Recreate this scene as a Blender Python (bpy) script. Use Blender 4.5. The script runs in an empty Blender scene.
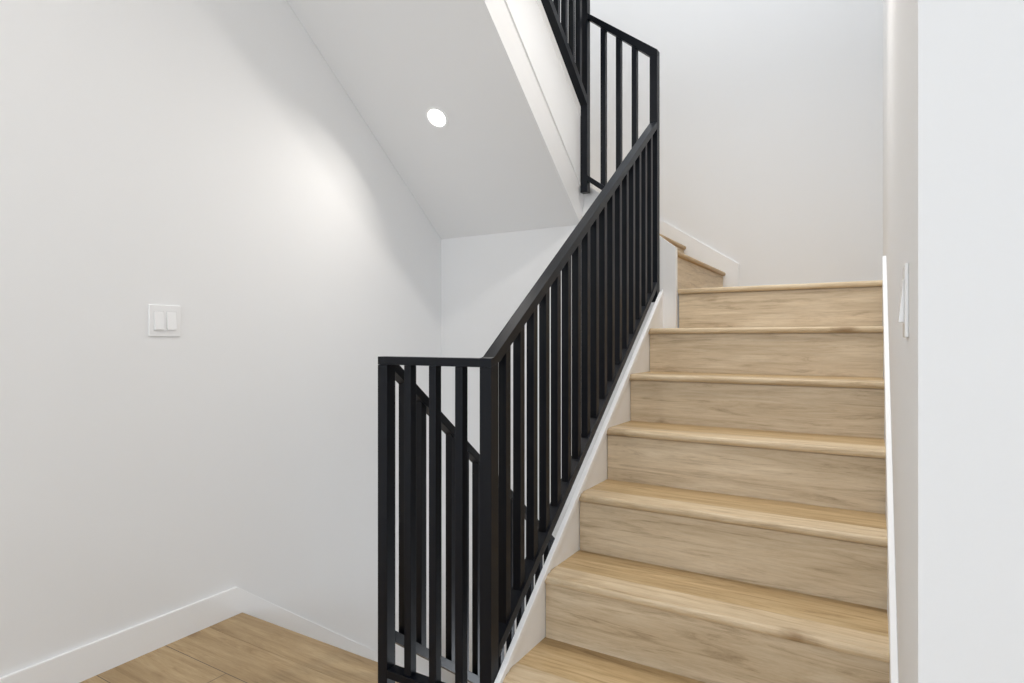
import bpy, bmesh, math, random
from mathutils import Vector
sc = bpy.context.scene
# ------------------------------------------------------------------ camera
CH = 0.9319
cam_d = bpy.data.cameras.new('camera')
cam = bpy.data.objects.new('camera', cam_d)
sc.collection.objects.link(cam)
cam.location = (0, 0, CH)
cam.rotation_euler = (math.radians(90), 0, 0.5388)
cam_d.sensor_width = 36.0
cam_d.lens = 36.0 * 604.53 / 1024
cam_d.shift_y = -(341.5 - 340.05) / 1024
cam_d.clip_start = 0.02
sc.camera = cam
# ------------------------------------------------------------------ world, view
w = bpy.data.worlds.new('world'); sc.world = w; w.use_nodes = True
w.node_tree.nodes['Background'].inputs[0].default_value = (0.80, 0.88, 1.0, 1)
w.node_tree.nodes['Background'].inputs[1].default_value = 1.0
sc.view_settings.view_transform = 'Standard'
sc.view_settings.look = 'None'
sc.view_settings.gamma = 1.0
sc.view_settings.use_curve_mapping = False
sc.view_settings.exposure = 0.05

def area(name, loc, rot, sx, sy, power, col, shape='RECTANGLE', spread=180):
    l = bpy.data.lights.new(name, 'AREA'); l.shape = shape; l.size = sx
    if shape in ('RECTANGLE', 'ELLIPSE'): l.size_y = sy
    l.energy = power; l.color = col; l.spread = math.radians(spread)
    o = bpy.data.objects.new(name, l); sc.collection.objects.link(o)
    o.location = loc; o.rotation_euler = rot
    return o
# daylight through the hall window behind the camera, and through the roof light over the stairwell
area('window_daylight', (-0.5, -3.35, 1.25), (math.radians(90), 0, 0), 2.6, 2.0, 48, (0.86, 0.93, 1.0))
# added fill light at an invented side window, brightens the left wall
area('side_fill', (2.10, -1.5, 1.3), (math.radians(90), 0, math.radians(90)), 1.5, 1.6, 30, (0.84, 0.92, 1.0))
area('roof_daylight', (-1.05, 3.0, 5.62), (0, 0, 0), 1.7, 1.7, 58, (0.92, 0.96, 1.0))
# added fill light for the dark well, in an opening cut under the stairs
area('lower_fill', (-0.84, 2.3, -0.93), (math.radians(90), 0, math.radians(90)), 0.95, 0.85, 11, (0.90, 0.95, 1.0))

# ------------------------------------------------------------------ materials
def mat(name, col, rough=0.6, metal=0.0, spec=0.5):
    m = bpy.data.materials.new(name); m.use_nodes = True
    b = m.node_tree.nodes['Principled BSDF']
    b.inputs['Base Color'].default_value = (*col, 1)
    b.inputs['Roughness'].default_value = rough
    b.inputs['Metallic'].default_value = metal
    b.inputs['Specular IOR Level'].default_value = spec
    return m
def paint(name, col, rough, bump=0.04, scale=220):
    m = mat(name, col, rough, spec=0.35); nt = m.node_tree; N = nt.nodes; L = nt.links
    g = N.new('ShaderNodeNewGeometry'); n = N.new('ShaderNodeTexNoise')
    n.inputs['Scale'].default_value = scale; n.inputs['Detail'].default_value = 2
    bp = N.new('ShaderNodeBump'); bp.inputs['Strength'].default_value = bump; bp.inputs['Distance'].default_value = 0.002
    L.new(g.outputs['Position'], n.inputs['Vector']); L.new(n.outputs['Fac'], bp.inputs['Height'])
    L.new(bp.outputs['Normal'], N['Principled BSDF'].inputs['Normal'])
    return m
M_wall = paint('wall_paint', (0.86, 0.86, 0.86), 0.75)
M_ceil = paint('ceiling_paint', (0.84, 0.84, 0.84), 0.85)
M_trim = paint('trim_paint', (0.92, 0.92, 0.92), 0.35, 0.01)
M_plastic = mat('switch_plastic', (0.93, 0.93, 0.93), 0.25)
M_gap = mat('switch_gap', (0.75, 0.75, 0.75), 0.6)
M_glass = mat('window_glass', (1, 1, 1), 0.0); M_glass.node_tree.nodes['Principled BSDF'].inputs['Transmission Weight'].default_value = 1
def metal_mat():
    m = mat('black_powder_coat', (0.0035, 0.005, 0.0085), 0.38, 0.0, 0.24); nt = m.node_tree; N = nt.nodes; L = nt.links
    g = N.new('ShaderNodeNewGeometry'); n = N.new('ShaderNodeTexNoise'); n.inputs['Scale'].default_value = 900
    bp = N.new('ShaderNodeBump'); bp.inputs['Strength'].default_value = 0.08; bp.inputs['Distance'].default_value = 0.001
    L.new(g.outputs['Position'], n.inputs['Vector']); L.new(n.outputs['Fac'], bp.inputs['Height'])
    L.new(bp.outputs['Normal'], N['Principled BSDF'].inputs['Normal'])
    return m
M_black = metal_mat()
def wood(name, dark, mid, light, axis='X', planks=False, seed=0.0, rough=0.42):
    m = bpy.data.materials.new(name); m.use_nodes = True
    nt = m.node_tree; N = nt.nodes; L = nt.links; b = N['Principled BSDF']
    b.inputs['Specular IOR Level'].default_value = 0.4
    g = N.new('ShaderNodeNewGeometry'); oi = N.new('ShaderNodeObjectInfo')
    off = N.new('ShaderNodeVectorMath'); off.operation = 'SCALE'
    off.inputs[0].default_value = (13.7, 7.3, 5.1); 
    rnd = N.new('ShaderNodeMath'); rnd.operation = 'ADD'; rnd.inputs[1].default_value = seed
    L.new(oi.outputs['Random'], rnd.inputs[0])
    add = N.new('ShaderNodeVectorMath'); add.operation = 'ADD'
    L.new(g.outputs['Position'], add.inputs[0])
    seam = None
    if planks:
        mp = N.new('ShaderNodeMapping'); mp.inputs['Location'].default_value = (0.35, -1.253 + 0.23 * 20, 0)
        L.new(g.outputs['Position'], mp.inputs['Vector'])
        br = N.new('ShaderNodeTexBrick'); br.inputs['Scale'].default_value = 1.0
        br.inputs['Brick Width'].default_value = 1.52; br.inputs['Row Height'].default_value = 0.23
        br.inputs['Mortar Size'].default_value = 0.0016; br.inputs['Mortar Smooth'].default_value = 0.2
        br.inputs['Color1'].default_value = (0, 0, 0, 1); br.inputs['Color2'].default_value = (1, 1, 1, 1)
        br.inputs['Mortar'].default_value = (0.5, 0.5, 0.5, 1); br.offset = 0.37
        L.new(mp.outputs['Vector'], br.inputs['Vector'])
        L.new(br.outputs['Color'], rnd.inputs[0]); seam = br.outputs['Fac']
    L.new(rnd.outputs[0], off.inputs['Scale'])
    L.new(off.outputs[0], add.inputs[1])
    st = N.new('ShaderNodeVectorMath'); st.operation = 'MULTIPLY'
    st.inputs[1].default_value = (0.65, 8, 8) if axis == 'X' else (8, 0.65, 8)
    L.new(add.outputs[0], st.inputs[0])
    def noise(sca, det, dist=0.0, ro=0.6):
        n = N.new('ShaderNodeTexNoise'); n.inputs['Scale'].default_value = sca
        n.inputs['Detail'].default_value = det; n.inputs['Distortion'].default_value = dist; n.inputs['Roughness'].default_value = ro
        L.new(st.outputs[0], n.inputs['Vector']); return n.outputs['Fac']
    broad = noise(1.1, 3, 0.4); grain = noise(3.6, 12, 1.6, 0.72); fine = noise(22, 6, 0.3, 0.7)
    def ramp(src, pts):
        r = N.new('ShaderNodeValToRGB'); e = r.color_ramp.elements
        e[0].position = pts[0][0]; e[0].color = (*pts[0][1], 1); e[1].position = pts[-1][0]; e[1].color = (*pts[-1][1], 1)
        for pz, c in pts[1:-1]:
            q = e.new(pz); q.color = (*c, 1)
        L.new(src, r.inputs['Fac']); return r.outputs['Color']
    base = ramp(grain, [(0.30, dark), (0.46, mid), (0.72, light)])
    def mix(mode, fac, a, bb):
        x = N.new('ShaderNodeMix'); x.data_type = 'RGBA'; x.blend_type = mode
        if isinstance(fac, float): x.inputs['Factor'].default_value = fac
        else: L.new(fac, x.inputs['Factor'])
        L.new(a, x.inputs['A'])
        if isinstance(bb, tuple): x.inputs['B'].default_value = (*bb, 1)
        else: L.new(bb, x.inputs['B'])
        return x.outputs['Result']
    c = mix('MULTIPLY', 0.8, base, ramp(broad, [(0.36, (0.70, 0.66, 0.60)), (0.62, (1, 1, 1))]))
    c = mix('MULTIPLY', 0.35, c, ramp(fine, [(0.36, (0.70, 0.66, 0.60)), (0.55, (1, 1, 1))]))
    # knots: small dark ovals scattered along the grain
    ks = N.new('ShaderNodeVectorMath'); ks.operation = 'MULTIPLY'
    ks.inputs[1].default_value = (2.0, 5.5, 5.5) if axis == 'X' else (5.5, 2.0, 5.5)
    L.new(add.outputs[0], ks.inputs[0])
    vo = N.new('ShaderNodeTexVoronoi'); vo.inputs['Scale'].default_value = 1.0; L.new(ks.outputs[0], vo.inputs['Vector'])
    dn = N.new('ShaderNodeTexNoise'); dn.inputs['Scale'].default_value = 9; dn.inputs['Detail'].default_value = 4
    L.new(ks.outputs[0], dn.inputs['Vector'])
    sm = N.new('ShaderNodeMath'); sm.operation = 'MULTIPLY_ADD'; sm.inputs[1].default_value = 0.22
    L.new(dn.outputs['Fac'], sm.inputs[0]); L.new(vo.outputs['Distance'], sm.inputs[2])
    kn = ramp(sm.outputs[0], [(0.13, (1, 1, 1)), (0.26, (0, 0, 0))])
    c = mix('MIX', kn, c, mix('MULTIPLY', 1.0, c, (0.55, 0.47, 0.38)))
    if seam: c = mix('MIX', seam, c, (0.10, 0.07, 0.045))
    L.new(c, b.inputs['Base Color'])
    rr = N.new('ShaderNodeMapRange'); rr.inputs['To Min'].default_value = rough - .06; rr.inputs['To Max'].default_value = rough + .1
    L.new(grain, rr.inputs['Value']); L.new(rr.outputs['Result'], b.inputs['Roughness'])
    bp = N.new('ShaderNodeBump'); bp.inputs['Strength'].default_value = 0.12; bp.inputs['Distance'].default_value = 0.001
    L.new(fine, bp.inputs['Height']); L.new(bp.outputs['Normal'], b.inputs['Normal'])
    return m
OD, OM, OL = (0.36, 0.235, 0.11), (0.58, 0.41, 0.215), (0.73, 0.565, 0.34)
M_tread = wood('oak_tread', OD, OM, OL)
M_nose = wood('oak_nosing', (0.44, 0.32, 0.19), (0.69, 0.535, 0.345), (0.83, 0.70, 0.51), seed=0.31)
M_riser = wood('oak_riser', (0.44, 0.335, 0.215), (0.74, 0.60, 0.42), (0.87, 0.75, 0.57), seed=0.7)
M_riser_side = wood('oak_riser_cross', (0.44, 0.335, 0.215), (0.74, 0.60, 0.42), (0.87, 0.75, 0.57), axis='Y')
M_tread_side = wood('oak_tread_cross', OD, OM, OL, axis='Y')
M_floor = wood('oak_floor', (0.30, 0.19, 0.085), (0.45, 0.315, 0.165), (0.58, 0.435, 0.255), planks=True)
M_floor_nose = wood('oak_floor_nosing', (0.30, 0.19, 0.085), (0.45, 0.315, 0.165), (0.58, 0.435, 0.255), seed=0.2)
def emit(name, col, s):
    m = bpy.data.materials.new(name); m.use_nodes = True
    b = m.node_tree.nodes['Principled BSDF']; b.inputs['Base Color'].default_value = (0.8, 0.8, 0.8, 1)
    b.inputs['Emission Color'].default_value = (*col, 1); b.inputs['Emission Strength'].default_value = s
    return m
M_lens = emit('lamp_lens', (1, 0.96, 0.9), 6)

# ------------------------------------------------------------------ helpers
def empty(name, loc, label=None, cat=None, group=None):
    o = bpy.data.objects.new(name, None); sc.collection.objects.link(o); o.location = loc
    o.empty_display_size = 0.05
    if label: o['label'] = label
    if cat: o['category'] = cat
    if group: o['group'] = group
    return o
def wloc(o):
    v = Vector(o.location)
    while o.parent: o = o.parent; v += Vector(o.location)
    return v
def link(name, bm, m, parent=None, bevel=0.0, smooth=False):
    if bevel:
        bmesh.ops.bevel(bm, geom=[e for e in bm.edges], offset=bevel, segments=2, profile=0.5, affect='EDGES', clamp_overlap=True)
    bmesh.ops.recalc_face_normals(bm, faces=bm.faces)
    me = bpy.data.meshes.new(name)
    if smooth:
        for f in bm.faces: f.smooth = True
    # origin at the bottom centre of the piece, so every object sits where it is
    xs = [v.co for v in bm.verts]
    c = Vector(((min(v.x for v in xs) + max(v.x for v in xs)) / 2, (min(v.y for v in xs) + max(v.y for v in xs)) / 2, min(v.z for v in xs)))
    bmesh.ops.translate(bm, vec=-c, verts=bm.verts)
    bm.to_mesh(me); bm.free(); me.materials.append(m)
    o = bpy.data.objects.new(name, me); sc.collection.objects.link(o)
    o.location = c
    if parent:
        o.parent = parent; o.location = c - wloc(parent)
    return o
def prism(pts, plane, a, b, bm=None):
    """polygon pts extruded: plane 'YZ' pts=(y,z) from x=a to b; 'XZ' pts=(x,z) y=a..b; 'XY' pts=(x,y) z=a..b"""
    bm = bm or bmesh.new()
    def P(p, t):
        return {'YZ': (t, p[0], p[1]), 'XZ': (p[0], t, p[1]), 'XY': (p[0], p[1], t)}[plane]
    A = [bm.verts.new(P(p, a)) for p in pts]; B = [bm.verts.new(P(p, b)) for p in pts]
    bm.faces.new(A); bm.faces.new(B)
    n = len(pts)
    for i in range(n): bm.faces.new((A[i], A[(i + 1) % n], B[(i + 1) % n], B[i]))
    return bm
def box(x0, x1, y0, y1, z0, z1, bm=None):
    return prism([(x0, y0), (x1, y0), (x1, y1), (x0, y1)], 'XY', z0, z1, bm)
def struct(name, bm, m, label=None, bevel=0.0):
    o = link(name, bm, m, bevel=bevel); o['kind'] = 'structure'
    return o

R, G, OV, TH = 0.197, 0.2568, 0.0160, 0.0251
Y1, XL, XR = 1.6665, -0.8845, 0.0324
LW, RW = -2.245, 0.047          # left and right wall planes
FZ, BZ = -0.19, -1.40           # landing floor, bottom of the well
YB, YU = 4.085, 2.922           # back wall, wall face below the quarter landing
XU = -1.295                      # side of the upper flight
TOP = 5.70
cap = lambda y: -0.002 + 0.787 * (y - 1.392)             # top of the lower flight's stringer cap
soff = lambda y: 1.544 + 0.8025 * (2.918 - y)            # underside of the upper flight
nline = lambda y: R * (1 + (y - Y1) / G)
ucap = lambda y: 2.327 - 0.777 * (y - 2.6)               # cap of the upper stringer

# ------------------------------------------------------------------ the setting
struct('wall_left', box(LW - 0.15, LW, -3.3, YB + 0.15, BZ - .1, TOP), M_wall)
struct('wall_back', box(LW, RW, YB, YB + 0.15, BZ - .1, TOP), M_wall)
struct('wall_right', box(RW, RW + 0.14, 0.89, YB + 0.15, FZ - .25, TOP), M_wall)
struct('wall_entry', box(RW + 0.14, 1.9, 0.89, 1.03, FZ - .25, 2.83), M_wall)
bm = box(1.9, 2.05, -3.3, -2.25, FZ - .25, 2.83); box(1.9, 2.05, -0.75, 1.03, FZ - .25, 2.83, bm)
box(1.9, 2.05, -2.25, -0.75, FZ - .25, 0.5, bm); box(1.9, 2.05, -2.25, -0.75, 2.1, 2.83, bm)
struct('wall_hall', bm, M_wall)
bm = bmesh.new()
for y in (-2.25, -1.53, -0.81): box(1.95, 2.0, y, y + 0.06, 0.5, 2.1, bm)
for z in (0.5, 2.04): box(1.95, 2.0, -2.25, -0.75, z, z + 0.06, bm)
struct('window_added', bm, M_trim)  # frame of the unseen window added for the side fill light
bm = box(LW, -1.9, -3.3, -3.15, FZ - .25, 2.83); box(0.9, 1.9, -3.3, -3.15, FZ - .25, 2.83, bm)
box(-1.9, 0.9, -3.3, -3.15, FZ - .25, 0.2, bm); box(-1.9, 0.9, -3.3, -3.15, 2.35, 2.83, bm)
struct('wall_front', bm, M_wall)
bm = bmesh.new()
for x in (-1.9, -0.53, 0.84): box(x, x + 0.06, -3.26, -3.19, 0.2, 2.35, bm)
for z in (0.2, 2.29): box(-1.9, 0.9, -3.26, -3.19, z, z + 0.06, bm)
win = struct('window_1', bm, M_trim)
# wall face under the quarter landing, with its sloping curb beside the steps
bm = prism([(LW, BZ), (-0.822, BZ), (-0.822, 1.381), (-1.318, 1.381 + .496 * .786), (-1.318, 1.56), (LW, 1.56)], 'XZ', YU, YU + 0.03)
struct('wall_under_landing', bm, M_wall)
# side wall below the lower flight (carries its cap)
dz = -0.48  # head of the opening added for the fill light in the well
bm = prism([(1.365, BZ), (1.365, cap(1.365) - 0.022), (YU, cap(YU) - 0.022), (YU, BZ), (2.80, BZ), (2.80, dz), (1.80, dz), (1.80, BZ)], 'YZ', -0.889, XL)
prism([(2.80, BZ), (2.80, dz), (1.80, dz), (1.80, BZ), (1.45, BZ), (1.45, -.24), (YU, nline(YU) - .36), (YU, BZ)], 'YZ', XL, XL + .09, bm)
struct('wall_under_stairs', bm, M_trim)
# floors
bm = box(LW, 1.9, -3.15, 0.89, FZ - .25, FZ)
box(LW, RW, 0.89, 1.42, FZ - .25, FZ, bm)
struct('floor', bm, M_floor)
struct('floor_lower', box(LW, -0.95, 1.42, YU, BZ - .1, BZ), M_floor)
# upper storey slab = ceiling of the hall, and the roof with an opening for the roof light
bm = box(LW, 1.9, -3.15, 1.28, 2.83, 3.13); box(XU + .0, RW, 1.28, 2.2, 2.83, 3.13, bm)
struct('ceiling', bm, M_ceil)
bm = box(LW, RW, -3.3, 2.1, TOP - .1, TOP); box(LW, RW, 3.9, YB, TOP - .1, TOP, bm)
box(LW, -1.95, 2.1, 3.9, TOP - .1, TOP, bm); box(-0.15, RW, 2.1, 3.9, TOP - .1, TOP, bm)
struct('ceiling_upper', bm, M_ceil)
struct('wall_upper_front', box(LW, RW, -3.3, -3.15, 2.83, TOP), M_wall)
struct('wall_upper_right', box(RW, RW + .14, -3.3, 0.89, 3.13, TOP), M_wall)
# baseboards
bbz = FZ + 0.112
y2 = YU
struct('baseboard_left', prism([(-3.15, FZ), (-3.15, bbz), (1.546, bbz), (y2, bbz - 0.772 * (y2 - 1.546)), (y2, bbz - .42 - 0.772 * (y2 - 1.546)), (1.56, FZ - .35), (1.56, FZ)], 'YZ', LW, LW + 0.013), M_trim, bevel=0.002)
struct('baseboard_entry', box(RW, 1.9, 0.877, 0.89, FZ, bbz), M_trim, bevel=0.002)
struct('baseboard_landing', box(-0.742, XR, YB - 0.013, YB, 6 * R, 6 * R + 0.085), M_trim, bevel=0.002)
# skirt board stepping up the back wall beside the turning steps
struct('trim_1', prism([(-0.744, 6 * R - .02), (-0.744, 1.423), (-1.250, 1.756), (-1.75, 2.09), (-1.75, 1.75), (-1.1, 1.3)], 'XZ', YB - 0.014, YB), M_trim, bevel=0.002)
# skirt board up the right wall
struct('trim_2', prism([(1.43, -0.19), (1.10, -0.19), (1.10, -0.16), (2.99, nline(2.99) + 0.075), (2.99, 6 * R - .05)], 'YZ', XR, RW), M_trim, bevel=0.002)

# ------------------------------------------------------------------ staircase builders
def rounded_nose(y, ztop, depth, sgn=1):
    """profile of a stair nose: bullnosed front edge at y, going back by depth"""
    r = TH / 2; pts = []
    for k in range(9):
        a = math.pi / 2 + math.pi * k / 8
        pts.append((y + sgn * (r * 0.8 + r * 0.8 * math.cos(a)), ztop - r + r * math.sin(a)))
    pts += [(y + sgn * depth, ztop - TH), (y + sgn * depth, ztop)]
    return pts
def step(parent, k, y, x0, x1, sgn=1, depth=None, run=G, riser=True, rx0=None):
    """tread k (top at k*R) with its nosing at y, and the riser below it"""
    z = k * R
    d = depth or run + OV + .012
    t = link('tread', box(x0, x1, min(y + sgn * .0955, y + sgn * d), max(y + sgn * .0955, y + sgn * d), z - TH, z - .0006), M_tread, parent)
    link('nosing', prism(rounded_nose(y, z, .095, sgn), 'YZ', x0, x1), M_nose, t)
    if riser:
        ya, yb = y + sgn * OV, y + sgn * (OV + .014)
        bm = box(x0 + .002, x1, min(ya, yb), max(ya, yb), z - R - .0004, z - TH - .003)
        box(x0 + .002, x1, min(ya + sgn * .006, yb), max(ya + sgn * .006, yb), z - TH - .003, z - TH - .0002, bm)
        link('riser', bm, M_riser, parent)

low = empty('staircase', (-0.42, 1.41, FZ), 'pale oak staircase climbing beside the right wall and turning left at the top', 'staircase')
# first step stands on the landing floor
z = 0
t = link('tread', box(XL, XR, Y1 - G + .0955, Y1 + OV + .012, -TH, -.0006), M_tread, low)
link('nosing', prism(rounded_nose(Y1 - G, 0, .095), 'YZ', XL, XR), M_nose, t)
link('riser', box(XL, XR, Y1 - G + OV, Y1 - G + OV + .014, FZ, -TH), M_riser, low)
for k in range(1, 6):
    step(low, k, Y1 + (k - 1) * G, XL, XR)
# quarter landing
y6 = Y1 + 5 * G
t = link('tread', box(-0.845, XR, y6 + .0955, YB - .0, 6 * R - TH, 6 * R - .0006), M_tread, low)
t['label'] = 'deep top landing tread'
link('nosing', prism(rounded_nose(y6, 6 * R, .095), 'YZ', -0.820, XR), M_nose, t)
bm = box(-0.819, XR, y6 + OV, y6 + OV + .014, 5 * R - .0004, 6 * R - TH - .003)
box(-0.819, XR, y6 + OV + .006, y6 + OV + .014, 6 * R - TH - .003, 6 * R - TH - .0002, bm)
link('riser', bm, M_riser, low)
# steps turning to the left along the back wall
for k, x in ((7, -0.822), (8, -1.076), (9, -1.33)):
    z = k * R - .007 * (k - 6); end = -1.07 - .03 if k == 7 else (-1.345 if k == 8 else LW)
    ya = YU + .031
    t = link('tread', box(end, x - .06, ya, YB - .014, z - TH, z - .0006), M_tread_side, low)
    bmn = bmesh.new(); prof = rounded_nose(x, z, .0595, -1)
    link('nosing', prism(prof, 'XZ', ya, YB - .014), M_tread_side, t)
    link('riser', box(x - OV - .014, x - OV, ya, YB - .014, z - R, z - TH - .0004), M_riser_side, low)
# cap on the side wall of the flight
c = link('stringer_cap', prism([(1.355, cap(1.355) - .022), (1.355, cap(1.355)), (2.878, cap(2.878)), (2.884, cap(2.878) - .022)], 'YZ', -0.8895, -0.8725), M_trim, low, bevel=0.002)
link('stringer_molding', prism([(1.366, cap(1.366) - .046), (1.366, cap(1.366) - .031), (2.876, cap(2.876) - .031), (2.876, cap(2.876) - .046)], 'YZ', XL + .0005, XL + .006), M_trim, c)

# upper flight coming back towards the camera
up = empty('staircase', (-1.76, 2.92, 9 * R), 'upper stair flight overhead at left with a smooth white sloping underside', 'staircase')
xs0, xs1 = LW + .001, XU - .045
for k in range(10, 16):
    step(up, k, 2.92 - (k - 10) * G, xs0, xs1, sgn=-1)
so = prism([(YU - .001, soff(YU - .001)), (1.285, soff(1.285)), (1.285, soff(1.285) + .13), (YU - .001, soff(YU - .001) + .13)], 'YZ', LW + .001, -1.3255)
s = link('soffit', so, M_ceil, up); s['label'] = 'smooth white sloping underside'
# fascia: lower bevelled strip and the upper board
bm = bmesh.new()
ya, yb = YU - .001, 1.285
def sec(y): return [(-1.325, y, soff(y)), (-1.303, y, soff(y) + .139), (-1.325, y, soff(y) + .139)]
A = [bm.verts.new(v) for v in sec(ya)]; B = [bm.verts.new(v) for v in sec(yb)]
bm.faces.new(A); bm.faces.new(B)
for i in range(3): bm.faces.new((A[i], A[(i + 1) % 3], B[(i + 1) % 3], B[i]))
link('fascia', bm, M_trim, up)
yf = 2.860
b = link('stringer', prism([(yf, soff(yf) + .140), (yf, ucap(yf) - .05), (1.45, ucap(1.45) - .05), (1.45, soff(1.45) + .140)], 'YZ', XU - .044, XU), M_trim, up)
link('stringer_cap', prism([(yf, ucap(yf) - .0495), (yf, ucap(yf)), (1.45, ucap(1.45)), (1.45, ucap(1.45) - .0495)], 'YZ', XU - .050, XU + .003), M_trim, b, bevel=.002)

# descending flight on the left
dn = empty('staircase', (-1.76, 1.58, BZ), 'stair flight going down behind the landing edge along the left wall', 'staircase')
t = link('nosing', prism(rounded_nose(1.575, FZ, .154, -1), 'YZ', LW + .0135, -1.235), M_floor_nose, dn)
t['label'] = 'oak nosing along the landing edge'
link('riser', box(LW + .0135, -1.25, 1.548, 1.562, FZ - R, FZ - TH), M_riser, dn)
for k in range(1, 6):
    y = 1.575 + k * G; z = FZ - k * R
    tt = link('tread', box(LW + .0135, -1.25, y - G - OV, y - .0955, z - TH, z - .0006), M_tread, dn)
    link('nosing', prism(rounded_nose(y, z, .095, -1), 'YZ', LW + .0135, -1.25), M_nose, tt)
    link('riser', box(LW + .0135, -1.25, y - OV - .014, y - OV, z - R, z - TH), M_riser, dn)
dcap = lambda y: -0.03 - 0.785 * (y - 1.50)
c = link('stringer', prism([(1.60, dcap(1.60) - .38), (1.60, dcap(1.60) - .12), (YU - .01, dcap(YU) - .12), (YU - .01, dcap(YU) - .38)], 'YZ', -1.312, -1.25), M_trim, dn)

# ------------------------------------------------------------------ railings
def bar(pts, plane, a, b, name, parent): return link(name, prism(pts, plane, a, b), M_black, parent, bevel=.0012)
PW, BW, RT = 0.038, 0.026, 0.032     # post, baluster, rail height measured vertically
# lower flight
xc = -0.910
rt = lambda y: 0.8845 + 0.755 * (y - 1.398)
rb = lambda y: cap(y) + 0.066
ra = empty('stair_railing', (xc, 1.40, cap(1.4)), 'long black metal railing climbing beside the oak steps, many close square balusters', 'railing')
hw = PW / 2
bar([(1.38, FZ), (1.38, .857), (1.418, .8685), (1.418, FZ)], 'YZ', xc - hw, xc + hw, 'post', ra)
o = bar([(2.850, cap(2.85) - .03), (2.850, 2.303), (2.888, 2.303), (2.888, cap(2.85) - .03)], 'YZ', xc - hw, xc + hw, 'post', ra)
bar([(1.38, .857), (1.38, .882), (1.398, .8845), (2.849, rt(2.849)), (2.849, rt(2.849) - .034), (1.425, rt(1.425) - .034)], 'YZ', xc - hw, xc + hw, 'top_rail', ra)
bar([(1.419, rb(1.419) - .036), (1.419, rb(1.419)), (2.849, rb(2.849)), (2.849, rb(2.849) - .036)], 'YZ', xc - hw, xc + hw, 'bottom_rail', ra)
pitch = (2.869 - 1.399) / 18
for i in range(1, 18):
    y = 1.399 + i * pitch; a, b_ = y - BW / 2, y + BW / 2
    bar([(a, rb(a) + .0003), (a, rt(a) - .0343), (b_, rt(b_) - .0343), (b_, rb(b_) + .0003)], 'YZ', xc - BW / 2, xc + BW / 2, 'baluster', ra)
# short level guard on the landing
gl = -1.286
ga = empty('landing_guard', ((gl + xc) / 2, 1.399, FZ), 'short level black guard at the front, standing on the oak landing', 'railing')
bar([(1.38, FZ), (1.38, .8565), (1.418, .8565), (1.418, FZ)], 'YZ', gl - hw, gl + hw, 'post', ga)
bar([(gl - hw, .857), (gl - hw, .8815), (xc - hw - .0005, .8815), (xc - hw - .0005, .857)], 'XZ', 1.38, 1.418, 'top_rail', ga)
bar([(gl + hw, -.095), (gl + hw, -.070), (xc - hw - .0005, -.070), (xc - hw - .0005, -.095)], 'XZ', 1.38, 1.418, 'bottom_rail', ga)
for i in range(1, 4):
    x = gl + (xc - gl) * i / 4
    bar([(x - BW / 2, -.0695), (x - BW / 2, .8565), (x + BW / 2, .8565), (x + BW / 2, -.0695)], 'XZ', 1.399 - BW / 2, 1.399 + BW / 2, 'baluster', ga)
# descending railing
da = empty('stair_railing', (gl, 1.45, BZ), 'black railing sloping down behind the level landing guard', 'railing')
dt = lambda y: .860 - .785 * (y - 1.43)
db = lambda y: 0.026 - .785 * (y - 1.43)
ye = 2.86
bar([(1.4185, dt(1.4185)), (1.4185, dt(1.4185) - .034), (ye, dt(ye) - .034), (ye, dt(ye))], 'YZ', gl - hw, gl + hw, 'top_rail', da)
bar([(1.4185, db(1.4185)), (1.4185, db(1.4185) - .036), (ye, db(ye) - .036), (ye, db(ye))], 'YZ', gl - hw, gl + hw, 'bottom_rail', da)
bar([(ye + .0005, dcap(ye) - .12), (ye + .0005, dt(ye)), (ye + PW, dt(ye)), (ye + PW, dcap(ye) - .15)], 'YZ', gl - hw, gl + hw, 'post', da)
for i in range(1, 18):
    y = 1.399 + i * (ye + hw - 1.399) / 18; a, b_ = y - BW / 2, y + BW / 2
    bar([(a, db(a) + .0003), (a, dt(a) - .0343), (b_, dt(b_) - .0343), (b_, db(b_) + .0003)], 'YZ', gl - BW / 2, gl + BW / 2, 'baluster', da)
# short sloping railing along the curb of the turning steps
sa = empty('stair_railing', (-1.10, 2.869, 1.5), 'short sloping black railing of three balusters above the turn of the stairs', 'railing')
st_ = lambda x: 2.337 - .758 * (x + .902)
sb_ = lambda x: 1.756 - .73 * (x + 1.229)
gu = -1.275
xa, xb = gu + hw + .0005, xc - hw - .0005
bar([(xa, st_(xa)), (xc + hw, st_(xc + hw)), (xc + hw, 2.3035), (xb, 2.3055), (xa, st_(xa) - .029)], 'XZ', 2.85, 2.888, 'top_rail', sa)
bar([(xa, sb_(xa)), (xb, sb_(xb)), (xb, sb_(xb) - .030), (xa, sb_(xa) - .030)], 'XZ', 2.85, 2.888, 'bottom_rail', sa)
for i in range(1, 4):
    x = -1.255 + .082 * i; a, b_ = x - BW / 2, x + BW / 2
    bar([(a, sb_(a) + .0003), (a, st_(a) - .029), (b_, st_(b_) - .029), (b_, sb_(b_) + .0003)], 'XZ', 2.869 - BW / 2, 2.869 + BW / 2, 'baluster', sa)
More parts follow.
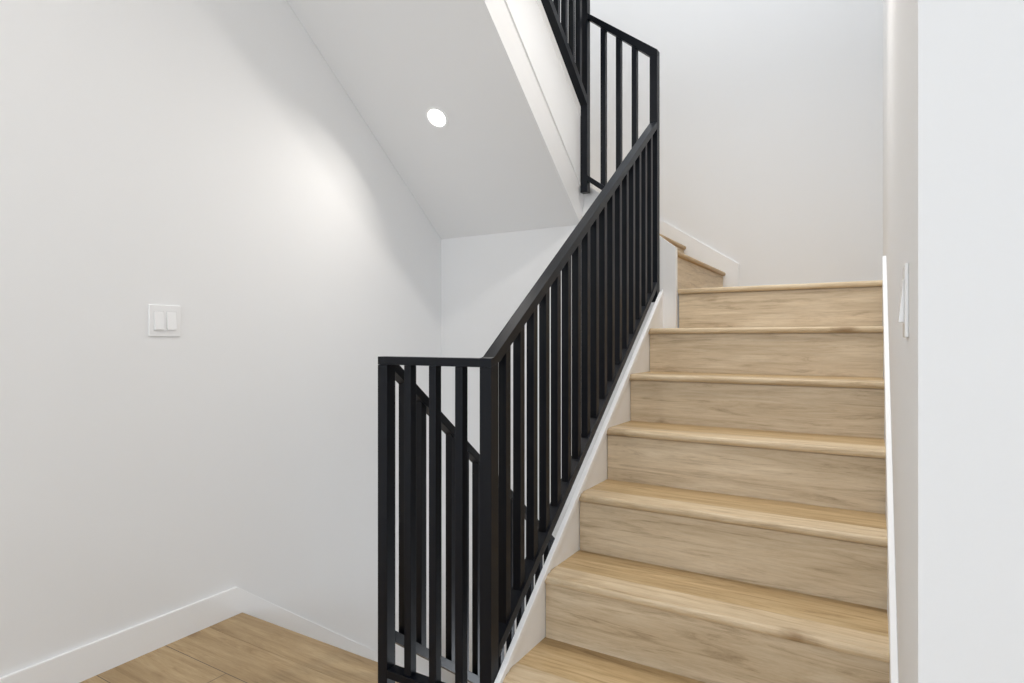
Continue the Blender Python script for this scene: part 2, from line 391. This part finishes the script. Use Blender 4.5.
# upper flight railing
ua = empty('stair_railing', (gu, 2.869, 1.69), 'black railing of the upper flight cut by the top edge of the view', 'railing')
ut = lambda y: ucap(y) + .93
ub = lambda y: ucap(y) + .049
bar([(2.85, 1.69), (2.85, ut(2.85)), (2.888, ut(2.85)), (2.888, 1.69)], 'YZ', gu - hw, gu + hw, 'post', ua)
ys = 1.45
for f, nm, th_ in ((ut, 'top_rail', .034), (ub, 'bottom_rail', .046)):
    bar([(2.8495, f(2.8495)), (2.8495, f(2.8495) - th_), (ys, f(ys) - th_), (ys, f(ys))], 'YZ', gu - hw, gu + hw, nm, ua)
for i in range(1, 18):
    y = 2.869 - i * pitch; a, b_ = y - BW / 2, y + BW / 2
    if a < ys: break
    bar([(a, ub(a) + .0003), (a, ut(a) - .0343), (b_, ut(b_) - .0343), (b_, ub(b_) + .0003)], 'YZ', gu - BW / 2, gu + BW / 2, 'baluster', ua)

# ------------------------------------------------------------------ switches
def switch(root, face, sgn, yc, zc, w, n):
    """plate standing on a wall plane X=face, looking towards sgn*X"""
    def bx(x0, x1, y0, y1, z0, z1): return box(face + sgn * x0, face + sgn * x1, y0, y1, z0, z1)
    bm = bx(0, .0055, yc - w / 2, yc + w / 2, zc - .0575, zc + .0575)
    pl = link('wall_plate', bm, M_plastic, root, bevel=.0018)
    for i in range(n):
        c = yc + (i - (n - 1) / 2) * .046
        link('rocker_frame', bx(.0056, .0062, c - .0185, c + .0185, zc - .035, zc + .035), M_gap, pl)
        on = -1 if i == 0 else 1
        z0, z1 = zc - .033, zc + .033
        d0, d1 = (.0130, .0068) if (sgn < 0 or i < 2) else (.0068, .0125)
        bm = bmesh.new()
        P = lambda x, y, z: (face + sgn * x, y, z)
        v = [bm.verts.new(P(*q)) for q in ((.0063, c - .0165, z0), (.0063, c + .0165, z0), (.0063, c + .0165, z1), (.0063, c - .0165, z1),
             (d0, c - .0165, z0), (d0, c + .0165, z0), (d1, c + .0165, z1), (d1, c - .0165, z1))]
        for f in ((0, 1, 2, 3), (4, 5, 6, 7), (0, 1, 5, 4), (1, 2, 6, 5), (2, 3, 7, 6), (3, 0, 4, 7)): bm.faces.new([v[j] for j in f])
        link('rocker', bm, M_plastic, root)
r1 = empty('light_switch', (LW, 1.256, .948), 'white double rocker light switch on the left wall', 'light switch')
switch(r1, LW, 1, 1.256, 1.003, .116, 2)
r2 = empty('light_switch', (RW, 1.15, .936), 'white single rocker light switch seen edge-on on the right wall', 'light switch')
switch(r2, RW, -1, 1.15, .9935, .0715, 1)

# ------------------------------------------------------------------ recessed lamps
def lamp(loc, nrm, label, power, size, mesh_r=.045, col=(1, .95, .89), spread=170):
    root = empty('recessed_light', loc, label, 'light')
    q = Vector((0, 0, -1)).rotation_difference(Vector(nrm))
    def disc(rings, name, m):
        bm = bmesh.new(); n = 48; prev = None; first = None
        for r, h in rings:
            cur = [bm.verts.new(q @ Vector((r * math.cos(2 * math.pi * i / n), r * math.sin(2 * math.pi * i / n), -h)) + Vector(loc)) for i in range(n)]
            if prev:
                for i in range(n): bm.faces.new((prev[i], prev[(i + 1) % n], cur[(i + 1) % n], cur[i]))
            else: first = cur
            prev = cur
        bm.faces.new(prev)
        return link(name, bm, m, root, smooth=False)
    bm = bmesh.new(); n = 48
    prof = [(mesh_r + .016, .0005), (mesh_r + .015, .004), (mesh_r + .004, .005), (mesh_r + .001, .003), (mesh_r + .001, .0005)]
    rings = [[bm.verts.new(q @ Vector((r * math.cos(2 * math.pi * i / n), r * math.sin(2 * math.pi * i / n), -h)) + Vector(loc)) for i in range(n)] for r, h in prof]
    for a, b in zip(rings, rings[1:] + rings[:1]):
        for i in range(n): bm.faces.new((a[i], a[(i + 1) % n], b[(i + 1) % n], b[i]))
    link('trim_ring', bm, M_plastic, root)
    disc([(mesh_r, .0005), (mesh_r, .002)], 'lens', M_lens)
    o = area('lamp_glow', Vector(loc) + Vector(nrm) * .007, (0, 0, 0), size, size, power, col, 'DISK', spread)
    o.rotation_euler = q.to_euler()
    return root
nn = Vector((0, -.8025, -1)).normalized()
lamp((-1.820, 2.334, soff(2.334)), nn, 'round recessed ceiling light glowing in the sloping white underside', 2.5, .085, spread=128)
lamp((-0.40, 1.98, 2.83), (0, 0, -1), 'recessed ceiling light above the lower steps, outside the view', 11, .12)
lamp((-1.30, 0.20, 2.83), (0, 0, -1), 'recessed ceiling light over the landing near the camera, outside the view', 6.5, .085)
